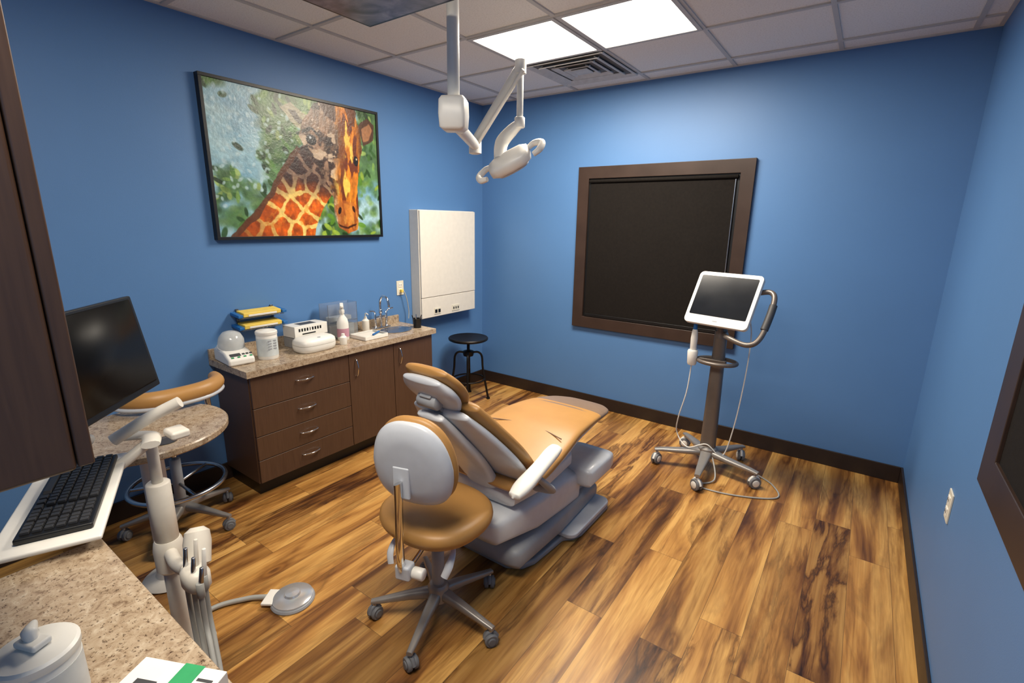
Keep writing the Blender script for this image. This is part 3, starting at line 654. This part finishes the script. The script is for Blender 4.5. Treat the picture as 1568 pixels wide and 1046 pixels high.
tube(g,'spring_arm_rod',[P1-o3+Vector((.03,-.02,.0)),P2-o3+Vector((.03,-.02,-.02))],.010,white,smooth=False,n=12)
lathe(g,'upper_joint',[(.018,-.035),(.028,-.03),(.028,.03),(.018,.035)],white,loc=P2-o3)
cyl(g,'drop_rod',P2-o3,P3-o3,.016,white); cyl(g,'drop_collar',P3-o3+Vector((0,0,.03)),P3-o3-Vector((0,0,.02)),.026,white)
hc=Vector((-1.50,2.07,1.935))
tube(g,'yoke',[P3-o3,P3-o3+Vector((-.04,-.01,-.03)),P3-o3+Vector((-.08,-.04,-.09)),hc-o3+Vector((-.06,0,.01))],[.022,.03,.034,.03],white,n=16)
ha=Vector((.86,.25,.42)).normalized(); hn=Vector((-.2,.55,-.75)); hn=(hn-ha*hn.dot(ha)).normalized(); hs=ha.cross(hn)
rings=[]
for q,a,b_ in((-.11,.02,.015),(-.105,.045,.028),(-.07,.064,.036),(0,.068,.038),(.07,.064,.036),(.105,.045,.028),(.11,.02,.015)):
    rings.append([hc-o3+ha*q+hs*px+hn*py for px,py in sup(a,b_,3,28)])
loft(g,'lamp_head',rings,white)
rings=[[hc-o3+ha*px*.85+hs*py*.85+hn*q for px,py in sup(.10,.057,3,28)] for q in(.034,.041)]
loft(g,'lens',rings,mat('lamp_lens',(200,205,210),.1))
for i,s in enumerate((-1,1)):
    e_=hc-o3+ha*s*.10
    tube(g,'grip_handle_%d'%(i+1),[e_+hs*.03,e_+ha*s*.04+hs*.045,e_+ha*s*.08+hs*.01,e_+ha*s*.065-hs*.035,e_+ha*s*.03-hs*.05],[.012,.015,.017,.016,.012],white,n=14)
# ceiling television
g=G('ceiling_television',(-1.38,1.27,2.45))
box(g,'chassis',(1.02,.60,.035),(0,0,.0175),black,bevel=.006)
tvm,t,b=newmat('tv_picture'); tc=t.node('ShaderNodeTexCoord').outputs['Object']
c=t.ramp(t.noise(tc,7,6,.6,1),[(.3,lin((44,40,48))),(.5,lin((84,78,88))),(.7,lin((122,115,122)))]); t.l.new(c,b.inputs['Base Color']); t.l.new(c,b.inputs['Emission Color']); b.inputs['Emission Strength'].default_value=.2; b.inputs['Roughness'].default_value=.35
box(g,'display',(.98,.56,.002),(0,0,-.0015),tvm,bevel=0)
box(g,'mount_plate',(.25,.25,.02),(0,0,.045),dgray); cyl(g,'mount_pole',(0,0,.05),(0,0,.256),.025,dgray); box(g,'ceiling_plate',(.2,.2,.012),(0,0,.251),dgray)
# ------------------------------------------------------------ scanner cart
g=G('intraoral_scanner_cart',(-.69,3.32,0))
star(g,.33,math.radians(203),alu,zc=.13,cr=.038,w=.030,hubr=.06,cm=white)
loft(g,'column',[[Vector((px,py,z)) for px,py in sup(a,b_,3,28)] for a,b_,z in((.050,.038,.15),(.045,.034,.5),(.038,.03,.98))],taupe)
mc=Vector((.0,-.05,1.185)); rz=math.radians(-13); tl=math.radians(-29)
def scr(v): 
    return Matrix.Rotation(rz,3,'Z')@(Matrix.Rotation(tl,3,'X')@Vector(v))+mc
def slab(n,w,h,r,y0,y1,mt,cz=0):
    P=rrect(w,h,r,6,0,cz); k=len(P); vs=[scr((x,y0,z)) for x,z in P]+[scr((x,y1,z)) for x,z in P]
    mk(g,n,vs,[tuple(range(k)),tuple(range(k,2*k))]+[(i,(i+1)%k,k+(i+1)%k,k+i) for i in range(k)],mt,bevel=.004,seg=2)
slab('monitor_bezel',.41,.36,.03,-.018,.012,white); slab('monitor_screen',.365,.275,.008,-.0195,-.0175,tabscreen,.016); slab('monitor_back',.38,.32,.03,.01,.04,mgray)
boxes(g,'bezel_logo',[((.03,.001,.006),tuple(scr((0,-.0185,-.152))),(tl,0,rz))],mgray,0)
tube(g,'monitor_neck',[scr((0,.04,-.05)),scr((0,.07,-.12)),Vector((.0,.0,1.02)),Vector((0,0,.93))],[.03,.035,.035,.036],taupe)
tube(g,'push_handle',[scr((.17,.04,.09)),scr((.25,.035,.10)),scr((.285,.03,.03)),scr((.28,.03,-.18)),scr((.22,.03,-.25)),scr((.08,.04,-.22)),Vector((.03,0,.96))],.016,taupe,n=12)
tube(g,'handle_grip',[scr((.287,.03,.02)),scr((.287,.03,-.06)),scr((.283,.03,-.14))],.022,dgray,n=14)
tube(g,'holder_ring',[Vector((.10*math.cos(a)*1.2,-.03+.09*math.sin(a),.78)) for a in np.linspace(0,2*pi,13)[:-1]],.013,taupe,closed=True,k=3,n=10)
box(g,'holder_bracket',(.24,.03,.03),(-.06,-.04,.78),taupe,bevel=.006)
lathe(g,'wand_cradle',[(.025,-.06),(.03,-.05),(.034,.03),(.03,.04)],white,loc=(-.15,-.06,.80))
lathe(g,'scanner_wand',[(.012,-.02),(.02,.0),(.022,.10),(.017,.15),(.013,.16)],white,loc=(-.15,-.06,.82))
lathe(g,'wand_tip',[(.013,0),(.011,.05),(.008,.075),(0,.078)],bluem,loc=(-.15,-.06,.98))
tube(g,'wand_cable',[(-.15,-.06,.75),(-.16,-.07,.55),(-.20,-.06,.35),(-.21,-.02,.22),(-.12,-.06,.15),(.0,-.05,.20),(.10,-.02,.13),(.15,-.02,.35),(.18,-.03,.7),(.18,0,.95),(.16,.03,1.05)],.004,white,n=8)
tube(g,'power_cable',[(.02,.0,.15),(.10,-.16,.02),(.0,-.28,.006),(.22,-.27,.006),(.46,-.14,.006),(.42,.02,.006),(.30,.12,.006),(.22,.20,.006)],.005,tubeg,n=8)
# ------------------------------------------------------------ foot pedal
g=G('foot_control_pedal',(-1.84,.945,0))
lathe(g,'base_ring',[(.090,0),(.092,.006),(.088,.014),(.083,.016)],mgray); lathe(g,'disc',[(.082,.016),(.084,.024),(.07,.03),(.035,.034),(.03,.042),(0,.044)],pedm,sharp=25)
box(g,'rocker_bar',(.05,.09,.012),(-.07,-.06,.020),white,rot=(0,0,.6),bevel=.004)
tube(g,'hose',[(-.09,-.07,.02),(-.16,-.13,.014),(-.22,-.26,.012),(-.15,-.48,.012),(.1,-.66,.012),(.3,-.68,.012)],.011,tubeg,n=10)
# ------------------------------------------------------------ foreground counter & wall cabinet
g=G('foreground_counter',(-.9,0,0))
bb(g,'carcass',-.60,.55,-.345,.255,.1,.772,cabmat,.002); bb(g,'toe_kick',-.58,.53,-.345,.19,0,.1,black,0)
bb(g,'countertop',-.655,.58,-.35,.302,.772,.81,stone,.004)
for i in range(2): bb(g,'door_%d'%(i+1),-.595+.575*i,-.025+.575*i,.256,.275,.105,.765,cabmat,.002)
g=G('upper_wall_cabinet',(-1.3,-.1,1.3))
bb(g,'carcass',-.40,.443,-.25,.258,0,.60,cabmat,.006); bb(g,'door_a',-.398,.02,.259,.278,.003,.597,cabmat,.003); bb(g,'door_b',.024,.443,.259,.278,.003,.597,cabmat,.003)
# ------------------------------------------------------------ round table, delivery post, tray
g=G('round_side_table',(-2.43,.69,0))
lathe(g,'top',[(.26,.715),(.305,.718),(.31,.724),(.31,.744),(.305,.75),(0,.75)],stone,n=64)
lathe(g,'under_ring',[(.12,.69),(.20,.705),(.22,.715)],white2,n=40)
cyl(g,'column',(0,0,.02),(0,0,.70),.045,white2); lathe(g,'floor_flange',[(.11,0),(.115,.006),(.10,.02),(.06,.03),(.05,.05)],white2)
lathe(g,'grommet',[(.045,.7505),(.045,.7535),(.032,.754),(.03,.7515),(0,.7515)],dgray,loc=(.20,-.0,0))
g=G('delivery_unit',(-1.95,.56,0))
lathe(g,'floor_plate',[(.10,0),(.105,.006),(.09,.02),(.05,.03)],white2); cyl(g,'lower_post',(0,0,.02),(0,0,.36),.030,white2)
lathe(g,'pivot_pod',[(.040,.36),(.048,.37),(.050,.45),(.045,.48),(.040,.49)],white2); cyl(g,'mid_post',(0,0,.48),(0,0,.72),.038,white2); cyl(g,'upper_post',(0,0,.71),(0,0,.90),.018,white2)
tube(g,'bracket',[(.10,-.03,.905),(0,0,.90),(-.06,-.06,.90)],.028,white2,flat=.45)
box(g,'bracket_head',(.08,.06,.03),(.07,.06,.91),white2,bevel=.01)
tube(g,'support_arm',[(.08,.08,1.02),(.03,-.0,.975),(-.01,-.10,.915)],.020,white2,n=14)
ta=math.radians(157)
tcn=Vector((-1.775,.305,.845))-Vector((-1.95,.56,0))
box(g,'keyboard_tray',(.54,.225,.014),tcn+Vector((-.005,-.012,0)),white,rot=(0,0,ta),bevel=.006)
tube(g,'tray_arm',[(0,0,.88),(.03,-.1,.84),(.08,-.2,.825)],.018,white2)
tube(g,'holder_arm',[(0,0,.44),(.15,-.03,.47),(.30,-.05,.53),(.36,-.06,.57)],.022,white2)
loft(g,'holder_body',[[Vector((.40+px,-.06+py,z)) for px,py in sup(.050*f,.036*f,2.6,28)] for f,z in((.7,.52),(1,.535),(1,.575),(.7,.59))],white2)
lathe(g,'vacuum_canister',[(.028,.0),(.040,.01),(.043,.08),(.038,.115),(.02,.13)],white2,loc=(.25,-.0,.485),d=(-.5,.3,1))
for i in range(5):
    x=.365+.026*i; y=-.075+.022*(i%2); hh=[.10,.13,.09,.12,.08][i]
    cyl(g,'handpiece_%d'%(i+1),(x,y,.55),(x+.005,y+.01,.55+hh),.008,[steel,white2,steel,white,steel][i],.0055); 
    cyl(g,'handpiece_nut_%d'%(i+1),(x,y,.53),(x,y,.58),.011,tubeg)
    tube(g,'hose_%d'%(i+1),[(x,y,.54),(x,y-.0,.43),(x+.04,y-.01,.30+.02*i),(x+.13,y-.04,.18+.03*i),(x+.24,y-.10,.20+.02*i),(x+.30,y-.16,.30)],.008,tubeg,n=10)
g=G('computer_keyboard',(-1.775,.305,.853),ta)
box(g,'case',(.45,.155,.016),(0,0,.008),black,bevel=.005)
L=[]
for r in range(6):
    y=.058-.0232*r
    if r==5: xs=[(-.205,.022),(-.178,.02),(-.152,.02),(-.07,.12),(.015,.022),(.042,.022),(.072,.022)]
    else: xs=[(-.207+.0205*c,.018) for c in range(14)]
    xs=xs+[(.098+.0195*c,.0165) for c in range(3)]+[(.163+.0185*c,.016) for c in range(3)]
    for x,w in xs: L.append(((w,.0195,.007),(-x*1.0,-y,.0195),(0,0,0),.86))
boxes(g,'keycaps',L,mat('keycap',(46,46,48),.5,var=.1),.001)
g=G('computer_monitor',(-1.745,.42,1.085),math.atan2(.355,-.35))
tlt=math.radians(-9)
def mslab(n,w,h,y0,y1,mt,cz,bv=.004):
    P=rrect(w,h,.006,3,0,cz);k=len(P);R=Matrix.Rotation(tlt,3,'X')
    vs=[R@Vector((x,y0,z)) for x,z in P]+[R@Vector((x,y1,z)) for x,z in P]
    return mk(g,n,vs,[tuple(range(k)),tuple(range(k,2*k))]+[(i,(i+1)%k,k+(i+1)%k,k+i) for i in range(k)],mt,bevel=bv,seg=2)
sgn=-1
mslab('bezel',.50,.31,-.012,.012,black,.155); mslab('screen',.47,.28,sgn*.0135,sgn*.0115,screen,.16,0); mslab('back_cover',.40,.22,-sgn*.01,-sgn*.035,black,.155)
box(g,'mount',(.10,.03,.10),(0,-sgn*.05,.13),dgray,bevel=.006)
tube(g,'arm',[(0,-sgn*.06,.12),(0,-sgn*.13,.05),(-.0,-sgn*.16,-.06),(.1,-sgn*.14,-.13)],.018,white2)
# foreground items
g=canister('disinfectant_wipes_tub',-1.04,.09,.8105,.056,.135,mat('tub_label',(214,216,214),.5))
box(g,'lid_flap',(.045,.03,.012),(0,0,.1415),white,rot=(0,0,.4),bevel=.004); tube(g,'tissue',[(0,0,.145),(-.006,.0,.158),(-.022,.01,.163)],[.008,.012,.004],white,n=8)
g=G('glove_carton',(-.885,.215,.8105),.45)
box(g,'carton',(.17,.09,.04),(0,0,.02),white,bevel=.002); box(g,'green_stripe',(.040,.091,.0412),(.02,0,.0201),green,bevel=0); box(g,'opening',(.04,.026,.001),(-.04,-.01,.0405),dgray,bevel=0)
boxes(g,'printed_marks',[((.03,.005,.001),(.06,.02-.012*i,.0405)) for i in range(4)],dgray,0)
# ------------------------------------------------------------ world, camera
w=bpy.data.worlds.new('world'); bpy.context.scene.world=w; w.use_nodes=True
w.node_tree.nodes['Background'].inputs[0].default_value=(.5,.55,.65,1); w.node_tree.nodes['Background'].inputs[1].default_value=.05
f_,yaw,pit,rol=750,.617,.241,.016
F=Vector((-math.sin(yaw)*math.cos(pit),math.cos(yaw)*math.cos(pit),-math.sin(pit))); R=Vector((math.cos(yaw),math.sin(yaw),0)); U=R.cross(F)
R2=R*math.cos(rol)+U*math.sin(rol); U2=-R*math.sin(rol)+U*math.cos(rol)
cd=bpy.data.cameras.new('camera'); cd.sensor_width=36; cd.lens=36*f_/1568; cd.clip_start=.02
co=bpy.data.objects.new('camera',cd); bpy.context.collection.objects.link(co)
m=Matrix((R2,U2,-F)).transposed().to_4x4(); m.translation=(0,0,1.65); co.matrix_world=m
bpy.context.scene.camera=co
bpy.context.scene.view_settings.view_transform='Standard'
